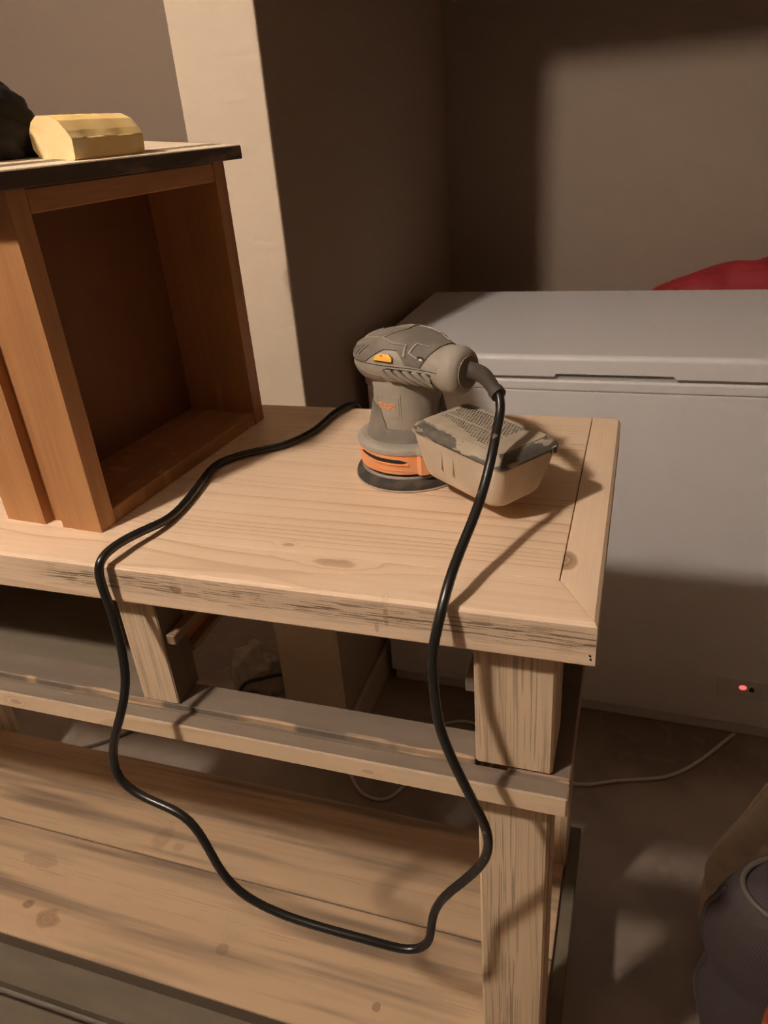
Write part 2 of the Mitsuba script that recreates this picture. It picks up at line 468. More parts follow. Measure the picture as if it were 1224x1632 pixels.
put('wall_right', bev((3.1, -5.0, FLOOR), (3.2, 0.8, 1.64), 0.001), 'wall_dark', kind='structure', label='taupe wall at the right end of the room')
put('wall_front', bev((-3.6, -5.1, FLOOR), (3.2, -5.0, 1.64), 0.001), 'wall_dark', kind='structure', label='taupe wall behind the viewer')
put('baseboard_alcove', bev((-0.535, 0.664, FLOOR), (-0.5225, 1.78, FLOOR + 0.085), 0.003), 'baseboard_paint', kind='structure', label='low beige baseboard along the partition wall beside the freezer')

# lamp over the bench
o = np.array(LAMP)
put('ceiling_lamp__base', xf(lathe([(0.0, 0.05), (0.07, 0.05), (0.075, 0.06), (0.075, 0.098), (0.0, 0.098)]), np.eye(3), o), 'steel', smooth=40)
lab('ceiling_lamp', 'small globe lamp on the ceiling above the bench', 'lamp')
globe = trimesh.creation.icosphere(subdivisions=3, radius=LAMP_R)
d_ = mikit.ply(xf(globe, np.eye(3), o), 'seal_grey', smooth=True)
d_['emitter'] = {'type': 'area', 'radiance': rgb(LAMP_RGB)}
scene['ceiling_lamp__globe'] = d_

# ------------------------------------------------------------------ the sideboard
SB = 'sideboard'
lab(SB, 'unfinished pine sideboard with sanded top, open drawer bays and weathered grey rails', 'sideboard')
TL, D, TH = -1.30, 0.434, 0.042
put(SB + '__front_board', prism([(TL, 0), (0, 0), (-0.034, 0.056), (TL + 0.034, 0.056)], -TH, 0, [0.003, 0.0005, 0.0005, 0.0005]), 'pine_x', seed=1)
put(SB + '__end_board', prism([(0, 0), (0, D - 0.007), (-0.002, D - 0.002), (-0.007, D), (-0.034, D), (-0.034, 0.056)], -TH, 0, [0.003, 0.002, 0.002, 0.002, 0.0006, 0.0005]), 'pine_y', seed=2)
put(SB + '__end_board', prism([(TL, D), (TL, 0), (TL + 0.034, 0.056), (TL + 0.034, D)], -TH, 0, [0.003, 0.0005, 0.0006, 0.002]), 'pine_y', seed=3)
for i, (a, b) in enumerate([(0.056, 0.182), (0.182, 0.308), (0.308, D)]):
    put(SB + '__top_plank', prism([(TL + 0.0345, a), (-0.0345, a), (-0.0345, b), (TL + 0.0345, b)], -0.03, 0, [0.0004, 0.0004, 0.0004 if i < 2 else 0.002, 0.0004]), 'pine_x', seed=4 + i)
PWD = 0.0703
XR = -0.0303
MID = -0.187      # top of the middle frame
# corner posts above the middle frame and legs under it
for i, x in enumerate((XR - PWD, TL - XR)):
    put(SB + '__corner_post', bev((x, 0.02, MID), (x + PWD, 0.09, -TH), 0.0025), 'post_wood', seed=10 + i)
    put(SB + '__front_leg', bev((x + 0.001, 0.021, FLOOR), (x + PWD - 0.001, 0.09, MID - 0.021), 0.0025), 'post_wood', seed=12 + i)
    put(SB + '__rear_leg', bev((x, 0.345, FLOOR), (x + PWD, 0.415, -TH), 0.0025), 'post_wood', seed=14 + i, label='rear leg with red-brown bare wood')
# middle frame
put(SB + '__middle_rail', bev((TL + 0.0145, -0.004, MID - 0.023), (-0.0145, 0.0135, MID), 0.0016), 'rail_wood', seed=20, label='middle rail with pale sanded front edge')
put(SB + '__middle_rail_strip', bev((TL + 0.0145, 0.0135, MID - 0.023), (-0.0145, 0.020, MID - 0.0025), 0.0008), 'grey_paint')
put(SB + '__middle_rail_board', bev((-1.25, 0.0205, MID - 0.020), (XR - PWD, 0.056, MID + 0.0035), 0.0012), 'grey_paint', label='grey painted rear half of the middle rail, chipped to bare wood along its edge')
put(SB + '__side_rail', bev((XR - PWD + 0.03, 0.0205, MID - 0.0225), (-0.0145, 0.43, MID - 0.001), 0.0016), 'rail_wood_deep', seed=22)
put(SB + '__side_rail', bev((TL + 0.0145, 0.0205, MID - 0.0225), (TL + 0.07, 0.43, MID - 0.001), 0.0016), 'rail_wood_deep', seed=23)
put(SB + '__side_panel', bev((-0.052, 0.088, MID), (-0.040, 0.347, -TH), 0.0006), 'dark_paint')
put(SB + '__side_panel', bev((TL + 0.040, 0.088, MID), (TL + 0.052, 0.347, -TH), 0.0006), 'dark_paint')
# divider between the drawer bays
for i, x in enumerate((-0.463, -0.865)):
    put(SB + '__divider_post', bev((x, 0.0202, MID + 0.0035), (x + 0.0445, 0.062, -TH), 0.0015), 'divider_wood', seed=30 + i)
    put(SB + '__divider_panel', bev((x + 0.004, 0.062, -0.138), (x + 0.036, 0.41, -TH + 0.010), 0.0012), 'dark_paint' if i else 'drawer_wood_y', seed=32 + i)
    put(SB + '__drawer_runner', bev((x + 0.0445 if i else x + 0.046, 0.024, -0.106), (x + 0.056, 0.40, -0.0945), 0.0010), 'runner_wood', seed=34 + i)
    put(SB + '__runner_ledge', bev((x + 0.034, 0.064, -0.1445), (x + 0.047, 0.405, -0.1365), 0.0010), 'runner_wood', seed=36 + i)
put(SB + '__drawer_runner', bev((-0.1155, 0.050, -0.1300), (-0.099, 0.40, -0.1140), 0.0010), 'grey_paint', seed=38)
put(SB + '__dust_panel', bev((-0.855, 0.0565, MID - 0.010), (-0.463, 0.41, MID - 0.001), 0.0012), 'grey_paint_dull', label='grey dust panel closing the bottom of the middle drawer bay')
# bottom shelf
SZ = -0.73
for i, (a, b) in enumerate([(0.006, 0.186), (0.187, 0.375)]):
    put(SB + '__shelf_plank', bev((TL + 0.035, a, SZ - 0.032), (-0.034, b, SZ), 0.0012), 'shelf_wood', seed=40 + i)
put(SB + '__shelf_side_rail', bev((-0.031, -0.02, SZ - 0.03), (-0.0125, 0.425, SZ - 0.002), 0.0015), 'grey_paint_dull')
put(SB + '__shelf_side_rail', bev((TL + 0.0125, -0.02, SZ - 0.03), (TL + 0.031, 0.425, SZ - 0.002), 0.0015), 'grey_paint_dull')
put(SB + '__shelf_rail', bev((TL + 0.032, -0.042, SZ - 0.055), (-0.032, 0.02, SZ - 0.0325), 0.0020), 'grey_paint_dull', label='flat grey-green rail in front of the bottom shelf')
put(SB + '__base_board', bev((TL + 0.032, -0.14, SZ - 0.075), (-0.032, -0.0535, SZ - 0.045), 0.0025), 'grey_paint_dull', label='lower grey-green base board with a gap behind it')
nails = [trimesh.creation.cylinder(radius=0.0009, height=0.001, transform=trimesh.transformations.rotation_matrix(math.pi / 2, [1, 0, 0])) for _ in range(2)]
for q, (x, z) in zip(nails, ((-0.0042, -0.0296), (-0.0036, -0.0330))):
    q.apply_translation((x, -0.0001, z))
    put(SB + '__nail_hole', q, 'vent_dark')

# ------------------------------------------------------------------ the drawer stood on its back
A0 = np.array([-0.487, 0.054, 0.0])
dv = np.array([0.069, 0.998, 0.0])
dv /= np.linalg.norm(dv)
mv = np.array([dv[1], -dv[0], 0.0])
RD = np.stack([-mv, dv, [0, 0, 1.0]], 1)    # local (w into the drawer, u along, z)
DR = 'cabinet_drawer'
lab(DR, 'orange-brown wooden drawer standing on end on the sideboard, dark front facing up', 'drawer')


def dput(name, lo, hi, bs, seed, b=0.0012, **k):
    put(DR + '__' + name, xf(bev(lo, hi, b), RD, A0), bs, seed=seed, **k)


UW, DH, DP = 0.327, 0.3195, 0.130
for i, u0 in enumerate((0.0, UW - 0.022)):
    o_, g0 = (u0, u0 + 0.009) if i == 0 else (u0 + 0.022, u0 + 0.013)
    # grooved side as one solid
    if i == 0:
        prof = [(0, 0), (0.051, 0), (0.051, 0.011), (0.0745, 0.011), (0.0745, 0), (0.128, 0), (0.128, 0.022), (0, 0.022)]
    else:
        prof = [(0, 0), (0.128, 0), (0.128, 0.022), (0.0745, 0.022), (0.0745, 0.011), (0.051, 0.011), (0.051, 0.022), (0, 0.022)]
    pg = Polygon([(a, b + u0) for a, b in prof])
    pg = pg.buffer(-0.0006, join_style=2).buffer(0.0006, join_style=1, quad_segs=3)
    sm = trimesh.creation.extrude_polygon(pg, DH, engine='earcut')
    put(DR + '__side', xf(sm, RD, A0), 'drawer_wood_z', seed=50 + i, label='grooved drawer side' if i == 0 else None)
dput('back', (0.0006, 0.0222, 0.0), (0.128, UW - 0.0222, 0.0165), 'drawer_wood_y', 52)
dput('inner_front', (0.0006, 0.0222, 0.299), (0.128, UW - 0.0222, DH - 0.0002), 'drawer_wood_y', 53)
dput('bottom', (0.100, 0.0215, 0.016), (0.106, UW - 0.0215, 0.301), 'drawer_wood_dark', 54, 0.0006)


def front_fn(p, n, uv):
    w = -((p.x - A0[0]) * mv[0] + (p.y - A0[1]) * mv[1])
    top = smoothstep(0.5, 0.9, n.z)
    grain = noise(p.y * 20, w * 700)
    bare = mix((0.80, 0.66, 0.49), (0.66, 0.52, 0.36), grain)
    groove = smoothstep(0.018, 0.020, w) * (1 - smoothstep(0.036, 0.038, w))
    col = mix(bare, (0.10, 0.075, 0.055), groove * 0.85)
    side = mix((0.068, 0.05, 0.034), (0.15, 0.105, 0.07), smoothstep(0.45, 0.7, fbm(p.y * 22, p.z * 60, 0.0, 3)))
    return mix(side, col, top)


mat('drawer_face', proc(front_fn), 0.5, spec=0.35)
SLOPE = math.atan(0.09)          # the front's face falls a little toward its edge
fb = bev((-0.004, -0.036, DH), (0.134, 0.364, DH + 0.0150), 0.0010)
fv = np.asarray(fb.vertices).copy()
fv[:, 2] += np.where(fv[:, 2] > DH + 0.0075, math.tan(SLOPE) * (fv[:, 0] + 0.004), 0)
fb.vertices = fv
put(DR + '__front_board', xf(fb, RD, A0), 'drawer_face', label='dark stained drawer front with sanded pale edge')
RT = RD @ np.array([[math.cos(SLOPE), 0, -math.sin(SLOPE)], [0, 1, 0], [math.sin(SLOPE), 0, math.cos(SLOPE)]])
OT = A0 + RD @ np.array([-0.004, 0, DH + 0.0152])

# sanding sponge
sec = Polygon([(0, 0), (0.040, 0), (0.046, 0.008), (0.047, 0.020), (0.043, 0.030), (0.036, 0.0352), (0.024, 0.0358), (0.013, 0.0320), (0.005, 0.0240), (0.0, 0.0170)])
sec = sec.buffer(-0.002).buffer(0.002, quad_segs=4)
sp = trimesh.creation.extrude_polygon(sec, 0.106, engine='earcut')
sp = trimesh.Trimesh(*trimesh.remesh.subdivide_to_size(sp.vertices, sp.faces, 0.004), process=True)
v = np.asarray(sp.vertices)
w_, z_, u_ = v[:, 0], v[:, 1], v[:, 2]
b_ = meshkit.fbm(np.c_[w_, u_, z_] * 90, 3, 4) - 0.5
e_ = np.minimum(u_, 0.106 - u_)
sp.vertices = np.c_[w_ + b_ * 0.0022 - 0.001 * np.sin(u_ * 140) * (z_ > 0.018) * (w_ < 0.02), u_ + b_ * 0.002, np.maximum(z_ + b_ * 0.0016 * (z_ > 0.004), 0)]
sp.fix_normals()
Rs = RT @ frame(math.radians(-2))
put('sanding_sponge', xf(sp, Rs, OT + RT @ np.array([0.014, 0.100, 0.0])), 'sponge_foam', smooth=50, label='yellow foam sanding block with a rounded top on the upright drawer', cat='sponge')

# black cloth bag beside the sponge
m = trimesh.creation.icosphere(subdivisions=5)
q = np.asarray(m.vertices)
k = 1 + 0.30 * (meshkit.fbm(q * 2.4 + 5, 3, 3) - 0.5) + 0.10 * np.abs(np.sin(q[:, 1] * 7 + q[:, 2] * 5 + 3 * meshkit.fbm(q * 2, 2, 8)))
q = q * k[:, None] * np.array([0.034, 0.090, 0.050])
q[:, 2] = np.maximum(q[:, 2] + 0.016, 0.0)
m.vertices = q
put('black_cloth_bag', xf(m, RT, OT + RT @ np.array([0.100, 0.060, 0.0])), 'black_cloth', smooth=True, label='crumpled black cloth bag lying on the upright drawer left of the sponge', cat='bag')

# ------------------------------------------------------------------ the sander
SN = 'orbital_sander'
lab(SN, 'dusty grey and orange random orbital sander standing on the pine top', 'sander')
O = np.array([-0.217, 0.252, 0.0005])
AZ = math.radians(-25)
RS = frame(AZ)


def sput(name, mesh, bs, smooth=40, **k):
    return put(SN + '__' + name, xf(mesh, RS, O), bs, smooth=smooth, **k)


# pad
sput('sanding_disc', lathe([(0.0, 0.0), (0.0622, 0.0), (0.0625, 0.0008), (0.0622, 0.0016), (0.0, 0.0016)], 120), 'paper_edge', label='pale edge of the sandpaper disc')
sput('backing_pad', lathe([(0.0, 0.0016), (0.0612, 0.0016), (0.0614, 0.004), (0.0600, 0.0075), (0.0555, 0.0105), (0.054, 0.011), (0.0, 0.011)], 120), 'pad_black', label='black rubber backing pad')
sput('pad_plate', lathe([(0.0, 0.011), (0.0545, 0.011), (0.0550, 0.0125), (0.0538, 0.0140), (0.0, 0.0145)], 96), 'pad_grey', label='grey plate above the pad')
sput('pad_seal', lathe([(0.0, 0.0145), (0.0515, 0.0145), (0.0515, 0.019), (0.0, 0.019)], 96), 'vent_dark')


def ring_shape(z, r0):
    """Radius of the lower skirt by angle: a squared lug on the camera side, toward the handle."""
    th = np.arange(240) / 240 * 2 * np.pi
    r = np.full(240, r0)
    for c0, wd, h in ((math.radians(-33), 0.15, 0.0052), (math.radians(40), 0.15, 0.0052), (math.radians(150), 0.14, 0.004), (math.radians(-150), 0.14, 0.0)):
        dd = np.abs((th - c0 + np.pi) % (2 * np.pi) - np.pi)
        r = r + h * np.clip((wd - dd) / 0.035, 0, 1)
    return np.c_[r * np.cos(th), r * np.sin(th), np.full(240, z)]


# orange skirt: low band, with a slot let into its upper half on the camera side
rows = [(0.0165, 0.0530), (0.018, 0.0552), (0.030, 0.0562), (0.036, 0.0562), (0.0395, 0.0556), (0.0395, 0.050), (0.0165, 0.050)]
G = [ring_shape(z, r) for z, r in rows]
sput('skirt_ring', grid_mesh(np.array(G + [G[0]]), caps=False), 'sander_orange', smooth=35, label='orange skirt ring')


def curved(poly, R0, depth, zscale=1.0):
    """Bends a (arc length, z) patch round the vertical axis at radius R0."""
    V, F = flat_patch(poly, depth, 0.0025)
    a = V[:, 0] / R0
    r = R0 + V[:, 2]
    return trimesh.Trimesh(np.c_[r * np.cos(a), r * np.sin(a), V[:, 1]], F, process=False)


R_ = 0.0562
a0, a1 = math.radians(-116) * R_, math.radians(-52) * R_
slot = Polygon([(a0, 0.0355), (a0 + 0.006, 0.0335), ((a0 + a1) / 2, 0.0315), (a1 - 0.004, 0.0305), (a1, 0.0320), (a1 - 0.008, 0.0345), ((a0 + a1) / 2, 0.0355), (a0 + 0.008, 0.037)])
sput('skirt_slot', curved(slot, R_ - 0.0006, 0.0009), 'vent_dark', smooth=False, label='dark dust slot in the orange ring')
lip = Polygon([(a0 - 0.002, 0.0335), ((a0 + a1) / 2, 0.0295), (a1 + 0.001, 0.0285), (a1 + 0.001, 0.0300), ((a0 + a1) / 2, 0.0312), (a0 - 0.002, 0.0352)])
sput('skirt_lip', curved(lip, R_ - 0.0004, 0.0019), 'sander_orange', smooth=False)
groove = LineString([((a0 + a1) / 2 - 0.006, 0.0232), (a1 - 0.004, 0.0225)]).buffer(0.0005)
sput('skirt_lip', curved(groove, R_ - 0.0005, 0.0009), 'sander_orange', smooth=False)
# tan flange on the ring
rows = [(0.0397, 0.0535), (0.0399, 0.0572), (0.0425, 0.0574), (0.0455, 0.0562), (0.0472, 0.0535), (0.0482, 0.0503), (0.0485, 0.0200)]
sput('flange', grid_mesh(np.array([ring_shape(z, r) if r > 0.05 else ring_shape(z, r) * [0.98, 0.98, 1] for z, r in rows])), 'sander_tan', smooth=35)
# dark rubber boot between flange and motor housing: high on the sides, low in front
th = np.arange(180) / 180 * 2 * np.pi
side = np.clip(np.cos(2 * (th - math.radians(-131))) * 2.2 - 0.1, 0, 1)
RW = []
for t in np.linspace(0, 1, 9):
    ztop = 0.060 + 0.024 * side
    rtop = 0.0385 - 0.0008 * side
    z = 0.0475 + (ztop - 0.0475) * t
    r = 0.0468 + (rtop - 0.0468) * t ** 0.8
    RW.append(np.c_[r * np.cos(th), r * np.sin(th), z])
RW.append(np.c_[0.030 * np.cos(th), 0.030 * np.sin(th), RW[-1][:, 2]])
sput('rubber_boot', grid_mesh(np.array(RW)), 'sander_grip', smooth=40)
# motor housing
sput('motor_housing', lathe([(0.0, 0.052), (0.0365, 0.052), (0.0368, 0.062), (0.0362, 0.090), (0.0362, 0.100), (0.0370, 0.108), (0.034, 0.118), (0.0, 0.118)], 96), 'sander_tan')
# logo plate
RL = 0.0363
lc = math.radians(-86) * RL
pl = sbox(lc - 0.0155, 0.0715, lc + 0.0155, 0.0965).buffer(0.0015)
sput('logo_plate', curved(pl, RL - 0.0004, 0.0011), 'sander_tan', smooth=False)
fr = sbox(lc - 0.0130, 0.0745, lc + 0.0130, 0.0940).buffer(0.0012)
sput('logo_frame', curved(fr.difference(fr.buffer(-0.0009)), RL + 0.0004, 0.0008), 'sander_tan', smooth=False)
tm = meshkit.text_mesh('TECCPO', 0.0056, depth=0.0008, bold=True)
tv, tf = trimesh.remesh.subdivide_to_size(tm.vertices, tm.faces, 0.0012)
tv = np.asarray(tv)
wid = tv[:, 0].max() - tv[:, 0].min()
tv[:, 0] = (tv[:, 0] - tv[:, 0].min()) / wid * 0.0225 - 0.01125
aa = (tv[:, 0] + lc) / RL
rr = RL + 0.0006 + tv[:, 2]
sput('lettering', trimesh.Trimesh(np.c_[rr * np.cos(aa), rr * np.sin(aa), 0.0825 + tv[:, 1]], tf, process=False), 'sander_orange', smooth=False, label='orange raised lettering')

# head and handle: a loft along the handle axis
PR = np.array([  # s, z top, z bottom, half width, seam z
    (-0.0520, 0.1320, 0.1240, 0.006, 0.1290), (-0.0505, 0.1380, 0.1180, 0.0170, 0.1300), (-0.0465, 0.1430, 0.1125, 0.0265, 0.1305), (-0.0375, 0.1490, 0.1070, 0.0370, 0.1310),
    (-0.0250, 0.1530, 0.1030, 0.0440, 0.1315), (-0.0090, 0.1555, 0.1015, 0.0458, 0.1315), (0.0070, 0.1560, 0.1020, 0.0440, 0.1310), (0.0230, 0.1545, 0.1040, 0.0385, 0.1300),
    (0.0390, 0.1510, 0.1050, 0.0315, 0.1285), (0.0530, 0.1470, 0.1040, 0.0255, 0.1265), (0.0640, 0.1445, 0.1020, 0.0235, 0.1250)])
from scipy.interpolate import PchipInterpolator
PI_ = PchipInterpolator(PR[:, 0], PR[:, 1:])
PW_ = 2 / 2.25


def head_pt(s, th, off=0.0):
    """Point on the head at axis position s and angle th (0 = top, negative = the dial's side)."""
    zt, zb, w, zs = np.moveaxis(PI_(np.clip(s, PR[0, 0], PR[-1, 0])), -1, 0)
    sn, cs = np.sin(th), np.cos(th)
    y = w * np.sign(sn) * np.abs(sn) ** PW_
    z = np.where(cs >= 0, zs + (zt - zs) * np.abs(cs) ** PW_, zs - (zs - zb) * np.abs(cs) ** PW_)
    return np.stack([s, y, z], -1)


def head_off(s, th, h):
    e = 1e-4
    p = head_pt(s, th)
    ds = head_pt(s + e, th) - head_pt(s - e, th)
    dt = head_pt(s, th + 0.01) - head_pt(s, th - 0.01)
    n = np.cross(dt, ds)
    n /= np.linalg.norm(n, axis=-1, keepdims=True) + 1e-12
    c = np.stack([s, 0 * s, np.full_like(s, 0.129)], -1)
    n *= np.sign((n * (p - c)).sum(-1, keepdims=True) + 1e-12)
    return p + n * h[..., None]


ss = np.r_[np.linspace(-0.052, -0.045, 12), np.linspace(-0.043, 0.064, 60)]
tt = np.arange(120) / 120 * 2 * np.pi
S_, T_ = np.meshgrid(ss, tt, indexing='ij')
sput('head_housing', grid_mesh(head_pt(S_, T_)), 'sander_tan', smooth=50)
KA = 0.045          # metres of patch per radian


def head_patch(poly_sd, depth, base=-0.0004, edge=0.003):
    """poly in (s in m, angle in degrees)."""
    pol = affinity.scale(poly_sd, 1.0, math.pi / 180 * KA, origin=(0, 0))
    V, F = flat_patch(pol, depth, edge)
    return trimesh.Trimesh(head_off(V[:, 0], V[:, 1] / KA, V[:, 2] + base), F, process=False)


# the rubber grip over the top (angles: -88 is the seam on the dial's side)
grip = Polygon([(-0.0470, -82), (-0.0300, -87), (-0.0130, -87), (0.0060, -58), (0.0190, -56), (0.0245, -66), (0.0300, -83), (0.0440, -85), (0.0480, -66), (0.0530, -30), (0.0545, 0), (0.0530, 30), (0.0480, 66),
                (0.0440, 85), (0.0300, 83), (0.0245, 66), (0.0190, 56), (0.0060, 58), (-0.0130, 87), (-0.0300, 87), (-0.0470, 82), (-0.0490, 30), (-0.0490, -30)])
sput('top_grip', head_patch(grip, 0.0016), 'sander_grip', smooth=False, label='dark rubber grip over the head')


mat('sander_edge', (0.30, 0.27, 0.22), 0.6)


def ridge(pts, wd=0.0011, h=0.0028, bs='sander_edge', name='grip_ridge'):
    q = [(a, b * math.pi / 180 * KA) for a, b in pts]
    pol = LineString(q).buffer(wd, cap_style=1)
    V, F = flat_patch(pol, h, 0.002)
    sput(name, trimesh.Trimesh(head_off(V[:, 0], V[:, 1] / KA, V[:, 2] - 0.0002), F, process=False), bs, smooth=False)


for sg in (-1, 1):
    ridge([(-0.045, 55 * sg), (-0.030, 36 * sg), (-0.004, 34 * sg), (0.014, 44 * sg), (0.026, 42 * sg), (0.0285, 66 * sg)], 0.0009, 0.0026)
    ridge([(0.046, 30 * sg), (0.034, 32 * sg), (0.0325, 58 * sg), (0.041, 66 * sg)], 0.0009, 0.0026)
    for k in range(4):
        ridge([(-0.041 + k * 0.006, 74 * sg), (-0.033 + k * 0.006, 52 * sg)], 0.0009, 0.0022, 'sander_grip', 'grip_rib')
ridge([(-0.004, -34), (0.006, 0), (-0.004, 34)], 0.0008, 0.0026)
ridge([(-0.044, -18), (-0.028, 0), (-0.044, 18)], 0.0008, 0.0026)
hole = Point(-0.0525, 0).buffer(0.0001)
sput('hang_slot', head_patch(Polygon([(-0.0475, -44), (-0.0450, -44), (-0.0430, -20), (-0.0460, -20)]), 0.0020), 'vent_dark', smooth=False)
# speed dial
sput('dial_recess', head_patch(Polygon([(-0.0015, -83), (-0.0005, -75), (0.0065, -66), (0.0145, -66), (0.0188, -73), (0.0188, -83)]), 0.0010), 'vent_dark', smooth=False)
dial = sput('speed_dial', head_patch(Polygon([(-0.0008, -81), (0.0000, -75), (0.0068, -67.5), (0.0142, -67.5), (0.0182, -73.5), (0.0182, -81)]), 0.0034), 'dial_yellow', smooth=False, label='yellow speed dial')
nm = meshkit.text_mesh('6', 0.0040, depth=0.0004)
nv, nf = np.asarray(nm.vertices).copy(), nm.faces
nv[:, 0] -= nv[:, 0].mean()
pp = head_off(0.0078 + nv[:, 0] * 1.0, np.radians(-73.5) + nv[:, 1] / KA * 0.8, nv[:, 2] + 0.0029)
put(dial + '__numeral', xf(trimesh.Trimesh(pp, nf, process=False), RS, O), 'vent_dark')
# screw
sput('screw_recess', head_patch(Point(0.0415 * 1, 0).buffer(0.0001) if False else affinity.scale(Point(0, 0).buffer(0.0036), 1, 180 / math.pi / KA, origin=(0, 0)).__class__(
    [(0.0440 + 0.0038 * math.cos(t), -64 + 0.0042 / KA * 57.3 * math.sin(t)) for t in np.linspace(0, 2 * math.pi, 24, endpoint=False)]), 0.0018), 'vent_dark', smooth=False)
sput('screw', head_patch(Polygon([(0.0445 + 0.0018 * math.cos(t), -67 + 0.0018 / KA * 57.3 * math.sin(t)) for t in np.linspace(0, 2 * math.pi, 12, endpoint=False)]), 0.0024), 'steel', smooth=False)
# vents below the seam on both sides
for sg in (-1, 1):
    vp = Polygon([(0.0050, 98 * sg), (0.0130, 93 * sg), (0.0540, 96 * sg), (0.0540, 134 * sg), (0.0300, 128 * sg), (0.0130, 115 * sg)])
    sput('vent_recess', head_patch(vp, 0.0008), 'vent_dark', smooth=False)
    for k in range(7):
        x0 = -0.0060 + k * 0.0085
        st = Polygon([(x0, 95 * sg), (x0 + 0.0050, 95 * sg), (x0 + 0.0225, 134 * sg), (x0 + 0.0175, 134 * sg)]).intersection(vp.buffer(0.0003))
        if st.geom_type == 'Polygon' and st.area > 1e-6:
            sput('vent_slat', head_patch(st, 0.0030, 0.0), 'sander_tan', smooth=False)
    gp = Polygon([(-0.0450, 97 * sg), (-0.0330, 95 * sg), (-0.0180, 106 * sg), (0.0020, 112 * sg), (0.0060, 140 * sg), (-0.0200, 142 * sg), (-0.0400, 132 * sg)])
    sput('side_grip', head_patch(gp, 0.0012), 'sander_tan_dark', smooth=False)
    seam = LineString([(-0.0480, math.radians(90 * sg) * KA), (0.0620, math.radians(90 * sg) * KA)]).buffer(0.00035)
    V, F = flat_patch(seam, 0.0004, 0.003)
    sput('seam', trimesh.Trimesh(head_off(V[:, 0], V[:, 1] / KA, V[:, 2] - 0.0002), F, process=False), 'vent_dark', smooth=False)
# end cap
CZ, CR = 0.1235, 0.0245
RC = np.array([[0, 0, 1.0], [0, 1, 0], [-1, 0, 0]])
cap = lathe([(0.0, 0.0), (0.0205, 0.0), (CR - 0.001, 0.004), (CR, 0.010), (CR, 0.018), (CR - 0.0025, 0.0235), (CR - 0.008, 0.0265), (0.0, 0.0272)], 72)
sput('end_cap', xf(cap, RC, (0.0545, 0, CZ)), 'sander_tan', smooth=40)
face = lathe([(0.0, 0.0), (0.0160, 0.0), (0.0160, 0.0012), (0.0, 0.0012)], 48)
sput('cap_face', xf(face, RC, (0.0545 + 0.0266, 0, CZ)), 'sander_tan_dark', smooth=40)
# cord boot and cord
CORD = [[-0.1019, 0.155, 0.1237], [-0.099, 0.145, 0.1127], [-0.0993, 0.134, 0.1034], [-0.0998, 0.112, 0.0877], [-0.1038, 0.086, 0.0615], [-0.1078, 0.06, 0.0459], [-0.1125, 0.034, 0.0321], [-0.1157, 0.006, 0.0186],
        [-0.1194, -0.0135, -0.0034], [-0.1237, -0.0215, -0.0302], [-0.123, -0.027, -0.0577], [-0.1178, -0.036, -0.0886], [-0.1108, -0.04, -0.1108], [-0.1028, -0.043, -0.1299], [-0.0911, -0.044, -0.1593],
        [-0.0813, -0.042, -0.1893], [-0.078, -0.038, -0.2169], [-0.0814, -0.036, -0.2429], [-0.0906, -0.035, -0.2644], [-0.1046, -0.035, -0.287], [-0.1226, -0.035, -0.3156], [-0.1325, -0.037, -0.3393],
        [-0.1358, -0.04, -0.3608], [-0.1409, -0.042, -0.383], [-0.1571, -0.045, -0.3955], [-0.192, -0.05, -0.391], [-0.2442, -0.055, -0.3819], [-0.2911, -0.058, -0.3723], [-0.3303, -0.06, -0.3525],
        [-0.3516, -0.06, -0.3223], [-0.3632, -0.06, -0.2802], [-0.3821, -0.058, -0.2525], [-0.419, -0.056, -0.2419], [-0.4459, -0.055, -0.2279], [-0.4532, -0.054, -0.2062], [-0.4461, -0.051, -0.1716],
        [-0.4326, -0.047, -0.1397], [-0.429, -0.036, -0.1171], [-0.4305, -0.026, -0.0948], [-0.435, -0.018, -0.0679], [-0.4396, -0.013, -0.0394], [-0.4445, -0.0098, -0.0151], [-0.4420, -0.0075, 0.0060], [-0.4405, 0.0052, 0.0120],
        [-0.4375, 0.0297, 0.012], [-0.4307, 0.0562, 0.01], [-0.4273, 0.0866, 0.006], [-0.4332, 0.139, 0.0052], [-0.4435, 0.1905, 0.0052], [-0.444, 0.2238, 0.0052], [-0.4211, 0.2569, 0.0052], [-0.3919, 0.2842, 0.0052],
        [-0.3711, 0.3344, 0.0055], [-0.3674, 0.3911, 0.0055], [-0.359, 0.4219, 0.0065], [-0.352, 0.4395, 0.002], [-0.350, 0.444, -0.02], [-0.353, 0.446, -0.12], [-0.36, 0.447, -0.25]]
CORD = np.array(CORD)
cp = np.array([0.0545 + 0.0262, 0, CZ + 0.002])
c0 = RS @ cp + O
hx = RS @ np.array([1.0, 0, 0])
bt = spline([c0, c0 + hx * 0.014 + [0, 0, -0.001], (c0 + CORD[0]) / 2 + hx * 0.006 + [0, 0, 0.003], CORD[0]], 40)
rb = np.interp(np.linspace(0, 1, 40), [0, 0.1, 0.9, 0.92, 1.0], [0.0092, 0.0088, 0.0062, 0.0074, 0.0072])
put(SN + '__cord_boot', tube(bt, rb, 20), 'boot_rubber', smooth=40, label='black strain-relief boot')
cpts = spline(np.vstack([bt[34], CORD]), 700)
put(SN + '__cord', tube(cpts, 0.0043, 14), 'cord_rubber', smooth=True, label='long black cord looping down in front of the sideboard')

